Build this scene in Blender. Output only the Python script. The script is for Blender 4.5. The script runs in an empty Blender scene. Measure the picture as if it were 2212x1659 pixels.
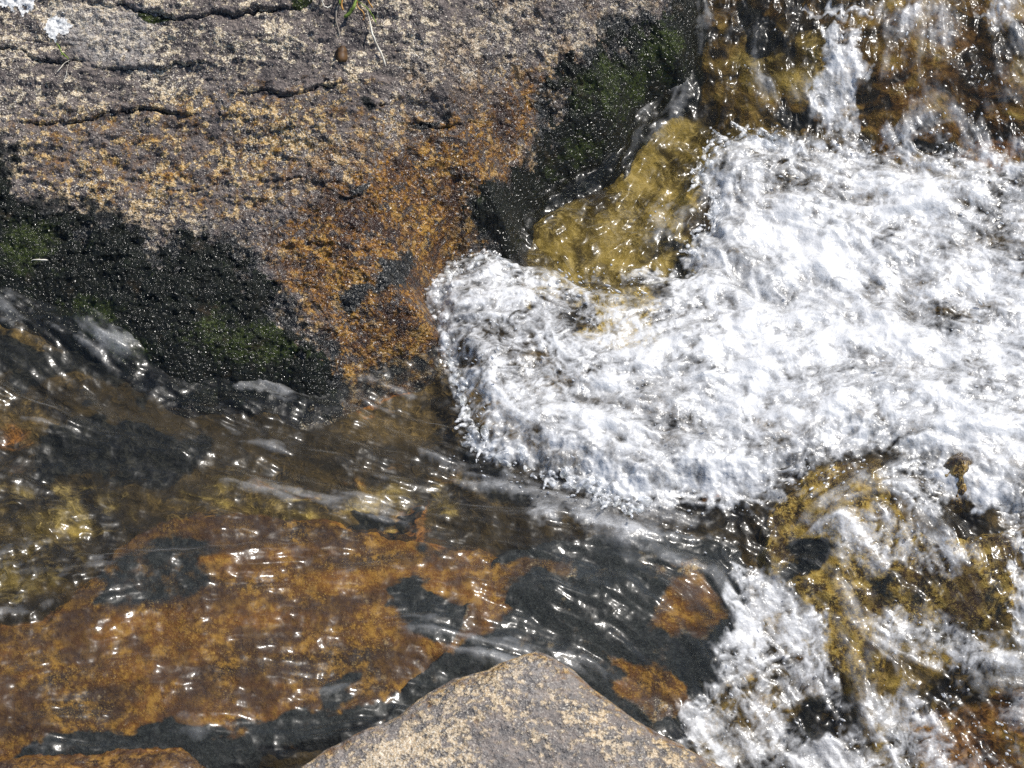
import bpy, math, random
import numpy as np
from mathutils import Vector

S = bpy.context.scene
COL = S.collection
R = math.radians
# ------------------------------------------------------------------ camera
PITCH, DIST, HALF_W = R(50), 3.0, 0.6
FQ = 1106.0 * DIST / HALF_W                       # focal length in photo units (photo = 2212 x 1659)
CY, CZ = -DIST * math.cos(PITCH), DIST * math.sin(PITCH)
cam_d = bpy.data.cameras.new("camera")
cam = bpy.data.objects.new("camera", cam_d); COL.objects.link(cam)
cam.location = (0, CY, CZ)
cam.rotation_euler = (math.pi / 2 - PITCH, 0, 0)
cam_d.sensor_width = 36.0
cam_d.lens = 18.0 * DIST / HALF_W
cam_d.clip_start, cam_d.clip_end = 0.05, 500
cam_d.dof.use_dof = True
cam_d.dof.focus_distance = 3.07
cam_d.dof.aperture_fstop = 11.0
S.camera = cam
# ------------------------------------------------------------------ sky and sun
SUN_EL, SUN_AZ = 56.0, 60.0                       # azimuth clockwise from +y (away from the camera) towards +x
w = bpy.data.worlds.new("World"); S.world = w; w.use_nodes = True
nt = w.node_tree; nt.nodes.clear()
sky = nt.nodes.new("ShaderNodeTexSky"); sky.sky_type = 'NISHITA'; sky.sun_disc = False
sky.sun_elevation, sky.sun_rotation = R(SUN_EL), R(SUN_AZ)
sky.altitude = 1800; sky.air_density = 1.0; sky.dust_density = 1.5; sky.ozone_density = 1.0
bg = nt.nodes.new("ShaderNodeBackground"); bg.inputs[1].default_value = 0.10
wo = nt.nodes.new("ShaderNodeOutputWorld")
nt.links.new(sky.outputs[0], bg.inputs[0]); nt.links.new(bg.outputs[0], wo.inputs[0])
sun_d = bpy.data.lights.new("sun", 'SUN'); sun_d.energy = 4.6; sun_d.angle = R(0.53); sun_d.color = (1.0, 0.955, 0.89)
sun = bpy.data.objects.new("sun", sun_d); COL.objects.link(sun)
sd = Vector((math.sin(R(SUN_AZ)) * math.cos(R(SUN_EL)), math.cos(R(SUN_AZ)) * math.cos(R(SUN_EL)), math.sin(R(SUN_EL))))
sun.rotation_euler = sd.to_track_quat('Z', 'Y').to_euler()
S.view_settings.view_transform = 'Standard'; S.view_settings.look = 'None'
S.view_settings.exposure = 0.22; S.view_settings.gamma = 1.0
S.cycles.use_denoising = False
S.cycles.max_bounces = 8; S.cycles.transparent_max_bounces = 12
S.cycles.transmission_bounces = 6; S.cycles.glossy_bounces = 3; S.cycles.diffuse_bounces = 3
S.cycles.sample_clamp_indirect = 2.0; S.cycles.blur_glossy = 1.0
S.cycles.caustics_reflective = False; S.cycles.caustics_refractive = False

# ------------------------------------------------------------------ numeric helpers
rng = np.random.default_rng(7)
F = np.float32
def sst(a, b, x):
    t = np.clip((x - a) / (b - a), 0, 1); return t * t * (3 - 2 * t)
_perm = {}
def _tab(seed):
    if seed not in _perm:
        r = np.random.default_rng(seed)
        p = r.permutation(256).astype(np.int32); a = r.random(256) * 2 * np.pi
        _perm[seed] = (p, np.cos(a).astype(F), np.sin(a).astype(F))
    return _perm[seed]
def perlin(x, y, seed=0):
    p, gx, gy = _tab(seed)
    xf, yf = np.floor(x), np.floor(y)
    xi, yi = xf.astype(np.int32) & 255, yf.astype(np.int32) & 255
    dx, dy = (x - xf).astype(F), (y - yf).astype(F)
    u, v = dx * dx * dx * (dx * (dx * 6 - 15) + 10), dy * dy * dy * (dy * (dy * 6 - 15) + 10)
    x1, y1 = (xi + 1) & 255, (yi + 1) & 255
    px, px1 = p[xi], p[x1]
    def g(pp, yy, ax, ay):
        h = p[(pp + yy) & 255]; return gx[h] * ax + gy[h] * ay
    a, b = g(px, yi, dx, dy), g(px1, yi, dx - 1, dy)
    c, d = g(px, y1, dx, dy - 1), g(px1, y1, dx - 1, dy - 1)
    return (a + u * (b - a)) * (1 - v) + (c + u * (d - c)) * v      # about -0.7 .. 0.7
def fbm(x, y, o=4, seed=0, gain=0.5, ridged=False):
    s, amp = 0, 1.0
    for i in range(o):
        n = perlin(x, y, seed + i)
        if ridged: n = 0.5 - 2 * np.abs(n)
        s = s + amp * n; amp *= gain; x, y = x * 2.03 + 17.1, y * 2.03 - 9.7
    return s
def blur(a, sx, sy=None):
    sy = sx if sy is None else sy
    fx, fy = np.fft.rfftfreq(a.shape[1]), np.fft.fftfreq(a.shape[0])
    k = np.exp(-2 * np.pi ** 2 * ((fx * sx) ** 2)[None, :]) * np.exp(-2 * np.pi ** 2 * ((fy * sy) ** 2)[:, None])
    return np.fft.irfft2(np.fft.rfft2(a) * k, a.shape).astype(F)
def norm(a): return ((a - a.mean()) / (a.std() + 1e-9)).astype(F)

# photo units <-> world
SP, CP = math.sin(PITCH), math.cos(PITCH)
def proj(x, y, z):
    dy, dz = y - CY, z - CZ
    dep = dy * CP - dz * SP
    return 1106.0 + FQ * x / dep, 829.5 - FQ * (dy * SP + dz * CP) / dep
def unproj(u, v, h):
    a, b = (u - 1106.0) / FQ, -(v - 829.5) / FQ
    dx, dy, dz = a, CP + b * SP, -SP + b * CP
    t = (h - CZ) / dz
    return a * t, CY + dy * t

# low resolution control rasters over the stream (step 4 photo units, wide margin)
QS, QU0, QV0, QW, QH = 4.0, -500.0, -600.0, 804, 704
qu, qv = np.meshgrid(QU0 + QS * np.arange(QW), QV0 + QS * np.arange(QH))
qu, qv = qu.astype(F), qv.astype(F)
def samp(ras, u, v):
    fu = np.clip((u - QU0) / QS, 0, QW - 1.001); fv = np.clip((v - QV0) / QS, 0, QH - 1.001)
    i, j = fu.astype(np.int32), fv.astype(np.int32); a, b = (fu - i).astype(F), (fv - j).astype(F)
    return (ras[j, i] * (1 - a) + ras[j, i + 1] * a) * (1 - b) + (ras[j + 1, i] * (1 - a) + ras[j + 1, i + 1] * a) * b
def polydist(pts, closed=True):
    d2 = np.full(qu.shape, 1e12, F); ins = np.zeros(qu.shape, bool)
    n = len(pts)
    for k in range(n if closed else n - 1):
        ax, ay = pts[k]; bx, by = pts[(k + 1) % n]
        ex, ey = bx - ax, by - ay
        t = np.clip(((qu - ax) * ex + (qv - ay) * ey) / (ex * ex + ey * ey + 1e-9), 0, 1)
        d2 = np.minimum(d2, (qu - ax - t * ex) ** 2 + (qv - ay - t * ey) ** 2)
        if closed and ay != by:
            c = ((ay > qv) != (by > qv)) & (qu < (bx - ax) * (qv - ay) / (by - ay) + ax)
            ins ^= c
    d = np.sqrt(d2)
    return np.where(ins, d, -d) if closed else d
def smooth_poly(pts, k=4, closed=True):
    """Catmull-Rom through the points, so that outlines have no straight runs."""
    out, n = [], len(pts)
    for i in range(n if closed else n - 1):
        if closed: p0, p1, p2, p3 = pts[i - 1], pts[i], pts[(i + 1) % n], pts[(i + 2) % n]
        else: p0, p1, p2, p3 = pts[max(i - 1, 0)], pts[i], pts[i + 1], pts[min(i + 2, n - 1)]
        for s in range(k):
            t = s / k
            out.append(tuple(0.5 * (2 * b + (c - a) * t + (2 * a - 5 * b + 4 * c - d) * t * t + (3 * b - a - 3 * c + d) * t ** 3)
                             for a, b, c, d in zip(p0, p1, p2, p3)))
    if not closed: out.append(pts[-1])
    return out
def idw(pts, power=3.0, soft=60.0):
    vals = [0] * (len(pts[0]) - 2); ws = 0
    for p in pts:
        wgt = 1.0 / ((qu - p[0]) ** 2 + (qv - p[1]) ** 2 + soft * soft) ** (power / 2)
        ws = ws + wgt
        for i in range(len(vals)): vals[i] = vals[i] + wgt * p[2 + i]
    return [(v / ws).astype(F) for v in vals]
def tps(pts):
    P = np.array(pts, float); n = len(P); X = P[:, :2] / 1000
    def U(r2): return 0.5 * r2 * np.log(r2 + 1e-9)
    K = U(((X[:, None] - X[None]) ** 2).sum(-1)) + 1e-3 * np.eye(n)
    A = np.zeros((n + 3, n + 3)); A[:n, :n] = K; A[:n, n] = 1; A[:n, n + 1:] = X; A[n, :n] = 1; A[n + 1:, :n] = X.T
    c = np.linalg.solve(A, np.r_[P[:, 2], 0, 0, 0])
    x, y = qu / 1000, qv / 1000
    r = c[n] + c[n + 1] * x + c[n + 2] * y
    for i in range(n): r = r + c[i] * U((x - X[i, 0]) ** 2 + (y - X[i, 1]) ** 2)
    return r.astype(F)

# ------------------------------------------------------------------ control shapes read off the photograph
BOULDER = smooth_poly([(1560, -560), (1520, -200), (1505, 0), (1498, 90), (1485, 178), (1440, 205), (1395, 232), (1365, 285), (1335, 330),
           (1262, 362), (1198, 386), (1160, 425), (1130, 455), (1118, 500), (1106, 548), (1040, 552), (980, 562), (950, 600), (930, 660),
           (960, 735), (920, 775), (850, 790), (780, 822), (690, 868), (640, 862), (600, 838), (520, 838), (455, 825), (400, 842),
           (340, 815), (285, 780), (215, 735), (150, 690), (60, 655), (-20, 635), (-200, 560), (-480, 450), (-700, 300), (-700, -560)])
FRONT = smooth_poly([(600, 1662), (660, 1622), (752, 1566), (800, 1546), (860, 1524), (905, 1488), (955, 1462), (1010, 1442), (1050, 1430),
         (1090, 1414), (1136, 1396), (1160, 1392), (1192, 1404), (1250, 1442), (1300, 1482), (1350, 1518), (1420, 1560), (1500, 1600),
         (1570, 1632), (1640, 1662), (1760, 1750), (1850, 1900), (1850, 2200), (400, 2200), (480, 1760)], 3)
REDROCK = smooth_poly([(-300, 1700), (-100, 1655), (40, 1640), (150, 1626), (260, 1618), (340, 1622), (400, 1634), (425, 1660), (440, 1760), (420, 1900), (-300, 1900)])
SLAB = smooth_poly([(-480, 1400), (-100, 1330), (60, 1345), (180, 1250), (270, 1170), (330, 1125), (420, 1100), (560, 1110), (700, 1120), (850, 1150), (960, 1175),
        (1075, 1190), (1080, 1260), (1020, 1300), (1000, 1360), (930, 1420), (880, 1500), (800, 1540), (600, 1600), (480, 1640), (420, 1640), (300, 1625),
        (0, 1645), (-250, 1660), (-480, 1640)])
DARK = smooth_poly([(1010, 1300), (1060, 1200), (1180, 1165), (1330, 1150), (1450, 1145), (1560, 1165), (1600, 1225), (1600, 1290), (1560, 1370),
        (1530, 1450), (1510, 1510), (1480, 1560), (1400, 1560), (1250, 1480), (1100, 1450), (900, 1520), (820, 1560), (880, 1470), (960, 1400)])
GOLD = smooth_poly([(1655, 1120), (1725, 1060), (1760, 1010), (1880, 985), (1910, 1020), (1930, 1080), (2030, 1150), (2140, 1160), (2185, 1150),
        (2180, 1250), (2130, 1320), (2040, 1330), (1930, 1330), (1890, 1400), (1850, 1440), (1795, 1420), (1780, 1350), (1735, 1275), (1680, 1215)])
NUB = smooth_poly([(2040, 1000), (2075, 988), (2105, 1005), (2108, 1040), (2085, 1062), (2055, 1045)])
WEDGE = smooth_poly([(1700, 1235), (1725, 1190), (1790, 1165), (1830, 1185), (1800, 1230), (1740, 1265)])
sdB, sdF, sdR, sdS, sdD, sdG, sdN = [polydist(p) for p in (BOULDER, FRONT, REDROCK, SLAB, DARK, GOLD, NUB)]

# water level
zw_c = tps([(1560, 60, .085), (1900, -300, .17), (2300, -300, .17), (1900, 0, .115), (2212, 0, .12), (1900, 160, .085), (2212, 200, .08), (1650, 250, .045), (1900, 290, .035),
            (2212, 310, .04), (1450, 300, .02), (1300, 450, .006), (1200, 480, .004), (1700, 450, .005), (2000, 450, .01), (2300, 500, .01), (1700, 700, .0), (2100, 750, .0),
            (1300, 700, .0), (1000, 640, .0), (880, 820, .0), (700, 880, .008), (450, 840, .022), (200, 740, .045), (0, 660, .06), (-400, 500, .09), (-400, 900, .06),
            (0, 900, .045), (300, 950, .03), (600, 1000, .018), (900, 1050, .006), (1250, 1090, -.004), (1500, 1120, -.006), (0, 1150, .035), (300, 1180, .03),
            (600, 1250, .025), (1000, 1250, .016), (1300, 1250, .006), (1500, 1280, -.012), (0, 1450, .034), (-400, 1400, .04), (500, 1450, .028), (0, 1650, .02), (600, 1620, .012),
            (1000, 1500, .0), (1680, 1120, -.012), (1780, 1040, .006), (1900, 1090, .008), (2150, 1180, .0), (1780, 1250, -.03), (2000, 1300, -.035), (1640, 1300, -.045),
            (1600, 1500, -.08), (1850, 1480, -.075), (2150, 1500, -.07), (1600, 1650, -.11), (2100, 1650, -.10), (1800, 1900, -.15), (2400, 1300, -.02), (2400, 1000, 0),
            (2400, 1700, -.1), (0, 1900, 0), (900, 1900, -.03), (2400, 2000, -.15), (-400, 2000, 0)])
def zlevel(x, y):
    u, v = proj(x, y, 0 * x)
    z = samp(zw_c, u, v)
    for _ in range(4):
        u, v = proj(x, y, z); z = 0.5 * z + 0.5 * samp(zw_c, u, v)
    u, v = proj(x, y, z)
    return z, u, v

# flow directions (photo right, photo down)
flow = [(0, 700, 1, .5), (200, 780, 1, .6), (350, 850, 1, .35), (600, 920, 1, .25), (100, 1000, 1, .1), (700, 1000, 1, .2), (1000, 1050, 1, .25), (1250, 1110, 1, .12),
        (1500, 1120, 1, .05), (1650, 1150, 1, .3), (300, 1150, 1, 0), (100, 1250, 1, -.25), (200, 1350, 1, -.3), (0, 1450, 1, -.15), (600, 1250, 1, -.12), (400, 1400, 1, -.15),
        (800, 1350, 1, -.05), (1000, 1200, 1, 0), (1200, 1300, 1, .3), (1100, 1400, 1, .2), (1400, 1400, 1, .5), (1550, 1350, .7, .7), (1550, 1500, .6, .7), (1700, 1350, .6, .8),
        (600, 1550, 1, -.1), (300, 1600, 1, .05), (1800, 1600, .7, .6), (1650, 1600, .7, .55), (1700, 1480, .7, .6), (1900, 50, -.3, 1), (2150, 100, .4, 1), (2100, 250, .7, .8), (1950, 250, .6, .9),
        (1600, 60, .1, 1), (1600, 180, .5, .8), (1750, 150, -.3, 1), (1810, 200, -.1, 1), (1650, 260, .8, .3), (1500, 320, -.8, .6), (1300, 450, -.8, .4), (1400, 420, -.6, .8),
        (1650, 330, -1, .25), (1850, 330, 1, .35), (2050, 340, 1, .2), (1700, 450, 1, .35), (1900, 480, 1, .4), (1640, 560, .8, .9), (1900, 620, .7, .7), (1400, 800, 1, -.35),
        (1250, 900, 1, .3), (1100, 650, 1, -.15), (1150, 800, .5, .9), (1500, 700, 1, -.3), (1550, 950, 1, .1), (1300, 1000, 1, .45), (1400, 1050, 1, .4), (1700, 780, 1, -.25),
        (1800, 950, 1, -.3), (2100, 800, 1, .35), (2050, 650, 1, .5), (2100, 950, 1, .3), (2150, 1080, 1, .1), (1780, 1050, 1, -.6), (1900, 1000, 1, -.4), (1720, 1120, .9, -.5),
        (1950, 1150, .6, .8), (1830, 1180, .5, .8), (2050, 1220, .4, .9), (1950, 1280, .8, .4), (2150, 1250, .1, 1), (1950, 1400, 1, .15), (2120, 1400, 1, .3), (1900, 1480, .2, 1),
        (2100, 1560, .6, .6), (2180, 1480, 1, .1), (1980, 1600, .4, .7), (2200, 400, 1, .25), (2200, 600, 1, .3)]
fl_u, fl_v = idw(flow, 4.0, 50.0)

def region(*items, base=0.0, soft=22.0):
    """Combine (polygon, value) pairs into one raster, later ones on top, with soft edges."""
    r = np.full(qu.shape, base, F)
    for it in items:
        pts, val = it[0], it[1]; s = it[2] if len(it) > 2 else soft
        a = sst(-s, s, polydist(smooth_poly(pts, 3)))
        r = r * (1 - a) + val * a
    return r
def ell(cx, cy, a, b, rot=0, n=10):
    c, s = math.cos(R(rot)), math.sin(R(rot))
    return [(cx + a * math.cos(2 * math.pi * k / n) * c - b * math.sin(2 * math.pi * k / n) * s,
             cy + a * math.cos(2 * math.pi * k / n) * s + b * math.sin(2 * math.pi * k / n) * c) for k in range(n)]
MAIN = [(1516, 345), (1540, 305), (1600, 281), (1680, 288), (1750, 318), (1850, 345), (1960, 352), (2080, 352), (2160, 345), (2260, 320), (2500, 300), (2500, 1150), (2212, 1150),
        (2150, 1110), (2060, 1050), (1980, 1005), (1880, 968), (1780, 995), (1710, 1035), (1640, 1082), (1560, 1078), (1470, 1066), (1390, 1090), (1330, 1094), (1285, 1056),
        (1180, 1032), (1090, 993), (1022, 962), (1006, 900), (985, 835), (962, 750), (930, 690), (916, 640), (948, 622), (1000, 566), (1060, 542), (1102, 556), (1140, 592),
        (1250, 608), (1400, 592), (1478, 575), (1508, 500), (1548, 455), (1550, 420), (1505, 390)]
foam_sheen_c = region(([(1560, 260), (1800, 290), (2300, 300), (2300, 420), (1600, 420)], .34, 30), ([(1040, 985), (1300, 1110), (1660, 1100), (1900, 985), (1900, 900), (1200, 900)], .40, 40), (MAIN, .64, 24),
    # brightest, most broken water
    (ell(1700, 590, 190, 150, 40), .84, 90), (ell(1480, 870, 240, 100, -10), .76, 80), (ell(1980, 720, 220, 110, 20), .74, 80), (ell(1470, 1000, 130, 45, 15), .78, 40), (ell(2150, 980, 140, 80, 0), .80, 60), (ell(1850, 470, 150, 50, 20), .70, 40),
    ([(916, 640), (1000, 566), (1060, 542), (1102, 556), (1140, 592), (1120, 650), (1040, 680), (1010, 780), (1040, 900), (1080, 960), (1022, 962), (985, 835), (930, 690)], .42, 18), ([(960, 700), (1150, 600), (1420, 600), (1440, 720), (1250, 860), (1080, 900), (1000, 860)], .52, 40),
    # thinner water inside the white mass
    (ell(1160, 745, 95, 45, 5), .46, 30), (ell(1060, 590, 55, 30), .55, 20), (ell(1330, 640, 120, 45, 12), .36, 30), (ell(1230, 690, 60, 50, 30), .5, 30),
    (ell(1620, 335, 90, 30, 0), .62, 25), (ell(1900, 360, 160, 35, 5), .62, 30), (ell(2120, 370, 110, 30, 5), .6, 30),
    (ell(1890, 620, 70, 60, 30), .74, 40), (ell(2100, 690, 45, 30, 20), .52, 25), (ell(1550, 805, 60, 26, 0), .66, 25), (ell(1360, 935, 50, 14, 20), .6, 20),
    (ell(1740, 920, 50, 25, 0), .66, 25), (ell(1600, 700, 60, 20, -20), .8, 25), (ell(2120, 800, 60, 30, 20), .62, 30), (ell(1960, 870, 90, 30, -10), .70, 30), (ell(2080, 900, 90, 25, 10), .72, 30), (ell(1690, 930, 40, 30, 0), .68, 20), (ell(2120, 1040, 80, 60, 20), .8, 30),
    (ell(1620, 480, 40, 30, 40), .66, 25), (ell(1500, 1040, 120, 20, 10), .74, 20), (ell(1180, 950, 70, 16, 15), .68, 16),
    # upper right cascade
    ([(1520, 10), (1640, 20), (1760, 60), (1900, 10), (2212, 0), (2400, 0), (2400, 280), (2160, 310), (2000, 300), (1880, 290), (1780, 285), (1640, 250), (1500, 230), (1495, 100)], .24, 30),
    ([(1770, 60), (1850, 80), (1870, 150), (1850, 230), (1845, 290), (1785, 285), (1775, 230), (1750, 180), (1770, 120)], .64, 18),
    ([(1735, 22), (1800, 24), (1870, 42), (1870, 54), (1800, 48), (1740, 36)], .62, 5), ([(1880, 10), (1960, 0), (2020, 30), (1990, 70), (1920, 70)], .38, 24),
    ([(2080, 0), (2180, 0), (2160, 50), (2110, 40)], .5, 20), (ell(1970, 310, 130, 40, 0), .42, 40), (ell(2150, 300, 90, 40, 10), .40, 40), (ell(1970, 170, 40, 90, -20), .32, 40), (ell(2030, 60, 60, 60, -15), .34, 40), (ell(2140, 180, 50, 90, -15), .32, 40), (ell(1560, 110, 40, 60, 20), .28, 30),
    (ell(1905, 255, 50, 40, 0), .12, 15), (ell(1730, 245, 55, 25, 0), .16, 15), (ell(2060, 270, 70, 22, 10), .36, 20),
    # clear pool by the boulder
    ([(1190, 395), (1330, 335), (1420, 240), (1500, 260), (1500, 390), (1545, 440), (1500, 500), (1460, 570), (1330, 580), (1130, 570), (1120, 500)], .16, 16),
    (ell(1430, 480, 40, 50, 0), .33, 20), (ell(1480, 300, 50, 60, 30), .22, 20),
    # left runnels: thin foam, partly painted grey sheen
    (ell(770, 935, 110, 26, 14), .22, 30), (ell(570, 838, 90, 26, 10), .31, 18), (ell(1130, 1050, 230, 34, 16), .31, 30), (ell(1330, 1110, 170, 26, 3), .36, 24), (ell(1450, 1150, 160, 24, 12), .32, 24),
    (ell(880, 870, 120, 30, 20), .24, 30), (ell(60, 690, 90, 50, 30), .23, 30), (ell(230, 790, 110, 30, 30), .24, 30), (ell(200, 950, 160, 40, 0), .22, 40), (ell(100, 1220, 160, 80, -10), .22, 50), (ell(520, 1060, 150, 30, 0), .2, 30),
    # right cascade over the golden rock
    ([(1760, 1130), (1860, 1090), (1960, 1110), (2060, 1160), (2120, 1180), (2090, 1250), (1960, 1240), (1880, 1230), (1800, 1190)], .44, 26), (ell(1800, 1050, 80, 30, -30), .34, 15),
    ([(1930, 1000), (2030, 1020), (2050, 1100), (1980, 1110), (1920, 1070)], .46, 20),
    ([(2185, 1145), (2300, 1130), (2300, 1420), (2200, 1400), (2180, 1280)], .56, 18),
    # lower right
    ([(1572, 1240), (1640, 1240), (1700, 1285), (1765, 1330), (1788, 1400), (1800, 1460), (1830, 1560), (1900, 1700), (1700, 1720), (1600, 1640), (1475, 1560), (1500, 1500), (1560, 1450), (1545, 1400), (1600, 1330)], .52, 18),
    ([(1490, 1520), (1600, 1560), (1720, 1650), (1800, 1740), (1640, 1740), (1480, 1590)], .62, 20), (ell(1640, 1330, 60, 70, 30), .60, 26), (ell(1700, 1500, 60, 40, 30), .46, 20),
    (ell(1770, 1560, 50, 40, 0), .28, 20), (ell(1860, 1530, 30, 60, 0), .26, 14), ([(1895, 1310), (1960, 1300), (2100, 1360), (2212, 1400), (2212, 1480), (2080, 1470), (1960, 1440), (1900, 1420), (1880, 1360)], .44, 24),
    ([(1880, 1500), (1960, 1480), (2030, 1540), (2080, 1660), (2050, 1760), (1900, 1760), (1870, 1620)], .46, 22), ([(2050, 1480), (2300, 1470), (2300, 1760), (2110, 1760), (2060, 1600)], .38, 20), ([(1720, 1620), (1800, 1590), (1900, 1680), (1900, 1760), (1740, 1760)], .75, 14),
    ([(1800, 1380), (1870, 1420), (1880, 1460), (1830, 1480), (1795, 1440)], .22, 14), base=.14)
wave_c = sst(-12, 75, polydist(smooth_poly(MAIN, 3))) * (1 - (1 - sst(290, 420, qv)) * sst(1540, 1640, qu))

# stream-bed colours: orange stain, black algae, olive with sun caustics painted in as gold
bed_or = region(([(-400, 1050), (0, 860), (60, 880), (60, 1000), (0, 1050)], .42, 50), ([(560, 960), (900, 990), (1000, 1040), (800, 1060), (600, 1020)], .35, 40), ([(840, 1080), (960, 1100), (970, 1130), (880, 1125)], .5, 14),
    ([(440, 1100), (560, 1095), (620, 1130), (560, 1160), (440, 1140)], .8, 14), ([(700, 820), (900, 770), (960, 800), (860, 850), (760, 850)], .8, 20), ([(1500, -40), (1620, -40), (1610, 20), (1520, 40)], .9, 14),
    ([(1870, 220), (1960, 240), (1990, 290), (1900, 300), (1860, 270)], .85, 14), ([(1560, 60), (1750, 80), (1760, 200), (1560, 200)], .35, 30), ([(1500, -100), (2400, -100), (2400, 300), (1700, 290), (1520, 230)], .45, 40), ([(1880, 0), (2300, 0), (2300, 280), (1980, 240)], .5, 40), (ell(2170, 300, 50, 30), .9, 16),
    ([(1500, 60), (1700, 250), (1750, 280), (1640, 290), (1540, 260)], .4, 30), ([(1520, 1060), (1560, 1062), (1570, 1084), (1500, 1080)], .8, 8), ([(1560, 1240), (2400, 1200), (2400, 1800), (1560, 1800)], .36, 60), ([(2040, 1480), (2300, 1480), (2300, 1800), (2080, 1800)], .6, 40))
bed_bk = region(([(60, 880), (380, 900), (420, 960), (300, 1010), (100, 1020)], .75), ([(-300, 640), (0, 650), (200, 760), (330, 830), (120, 800), (-300, 780)], .8), ([(760, 1090), (860, 1085), (960, 1130), (860, 1145)], .9, 12), ([(1000, 960), (1300, 1060), (1240, 1080), (1000, 1010)], .6),
    ([(1600, -40), (1720, -40), (1700, 60), (1600, 50)], .7, 20), ([(1660, 170), (1780, 200), (1780, 260), (1680, 255)], .8, 16), ([(1440, 480), (1500, 440), (1500, 570), (1430, 570)], .6, 18), (ell(2070, 265, 70, 30), .7, 18), ([(1370, 470), (1450, 500), (1440, 570), (1360, 560)], .4, 18), (ell(1800, 1560, 120, 60), .7, 40), (ell(1800, 1210, 60, 40, -30), .9, 12),
    (ell(2190, 60, 40, 60), .6, 20))
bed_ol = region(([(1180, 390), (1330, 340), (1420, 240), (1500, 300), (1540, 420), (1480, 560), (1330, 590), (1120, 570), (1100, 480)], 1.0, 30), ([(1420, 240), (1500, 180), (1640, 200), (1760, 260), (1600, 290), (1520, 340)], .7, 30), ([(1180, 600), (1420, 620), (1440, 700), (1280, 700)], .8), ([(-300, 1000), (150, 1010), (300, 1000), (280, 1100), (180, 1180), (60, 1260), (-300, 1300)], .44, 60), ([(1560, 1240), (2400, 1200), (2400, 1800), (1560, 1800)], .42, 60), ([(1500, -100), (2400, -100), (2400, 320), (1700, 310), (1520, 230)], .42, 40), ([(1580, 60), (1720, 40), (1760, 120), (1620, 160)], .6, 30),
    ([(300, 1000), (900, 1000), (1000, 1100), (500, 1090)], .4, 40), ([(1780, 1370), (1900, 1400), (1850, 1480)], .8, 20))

# ------------------------------------------------------------------ the shared stream grid
DX = 0.0013
XS = np.arange(-0.86, 0.86, DX); YS = np.arange(-0.78, 0.92, DX)
NX, NY = len(XS), len(YS)
X, Y = np.meshgrid(XS.astype(F), YS.astype(F))
ZW, U, V = zlevel(X, Y)
ZW, U, V = ZW.astype(F), U.astype(F), V.astype(F)
fu, fv = samp(fl_u, U, V), samp(fl_v, U, V)
ang = 0.8 * fbm(X * 9, Y * 9, 3, 11)                                  # turbulence turns the flow
wx, wy = fu, -fv / SP
ln = np.sqrt(wx * wx + wy * wy) + 1e-6; wx, wy = wx / ln, wy / ln
turb = sst(.3, .8, samp(foam_sheen_c, U, V)) * 1.0 + .3 + 1.0 * sst(1480, 1560, U) * (V < 330)
ca, sa = np.cos(ang * turb), np.sin(ang * turb)
wx, wy = (wx * ca - wy * sa).astype(F), (wx * sa + wy * ca).astype(F)
def lic(src, n):
    acc = src.copy(); jj, ii = np.meshgrid(np.arange(NY, dtype=F), np.arange(NX, dtype=F), indexing='ij')
    for sgn in (1, -1):
        px, py = ii.copy(), jj.copy()
        for _ in range(n):
            a, b = px.astype(np.int32), py.astype(np.int32)
            px = np.clip(px + sgn * wx[b, a], 0, NX - 1); py = np.clip(py + sgn * wy[b, a], 0, NY - 1)
            acc += src[(py + .5).astype(np.int32).clip(0, NY - 1), (px + .5).astype(np.int32).clip(0, NX - 1)]
    return norm(acc)
def wn(s): return norm(blur(rng.standard_normal((NY, NX)).astype(F), s))
L1 = lic(wn(1.0), 7)          # finest streaks
L2 = lic(wn(2.2), 16)
L3 = lic(wn(5.0), 34)
L4 = lic(wn(11.0), 60)
N6, N14 = wn(5.0), wn(14.0)
turbN = fbm(X * 22 + .03 * L3, Y * 22, 4, 31, .55); turbM = fbm(X * 25, Y * 25, 4, 41, .6)
wU, wV = U + 26 * turbN + 5 * L2 + 20 * fbm(X * 70, Y * 70, 3, 43), V + 26 * turbM + 5 * L2 + 20 * fbm(X * 75, Y * 75, 2, 47)
wV = wV + (40 * fbm(X * 7, Y * 7, 3, 49)) * sst(1580, 1720, U) * sst(520, 400, V)
wv = samp(wave_c, U + 26 * turbN + 5 * L3, V + 26 * turbM + 5 * L3)
FO = samp(foam_sheen_c, wU, wV)

# foam amount 0..1 (air in the water, plus sheen painted as thin foam)
busy = sst(.3, .5, FO)
st = (.34 - .2 * sst(.7, .85, FO)) * busy * L1 + (.18 + .28 * busy) * L2 + .50 * L3 + (.6 - .24 * busy) * L4
clump = fbm(X * 36 + .05 * L3, Y * 36 + .05 * L4, 4, 51, .65)
wq, wr = turbN * .016 + .0025 * L3, fbm(X * 25, Y * 25, 3, 41) * .016 + .0025 * L4
fil = fbm((X + wq) * 62, (Y + wr) * 62, 3, 55, .6, True)                # curling strands of bubbles
fil2 = fbm((X + wq) * 135, (Y + wr) * 135, 2, 58, .6, True)
foam = FO + ((.145 - .055 * busy) * st + (.15 + .09 * busy) * clump + busy * (.20 + .14 * sst(.68, .45, FO)) * (fil - .15) + .10 * busy * sst(.75, .5, FO) * fil2) * (1.15 - .30 * sst(.7, .95, FO)) * (.45 + .55 * sst(.15, .45, FO))
big_c = fbm(X * 9 + .02 * L4, Y * 11, 3, 57, .55)
veil_sheen = .5 * norm(blur(L4, 3)) + .8 * fbm(X * 7 + .03 * L4, Y * 16 + .02 * L4, 3, 59)  # pale sheen of calm water, painted as streaks of thin foam
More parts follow.
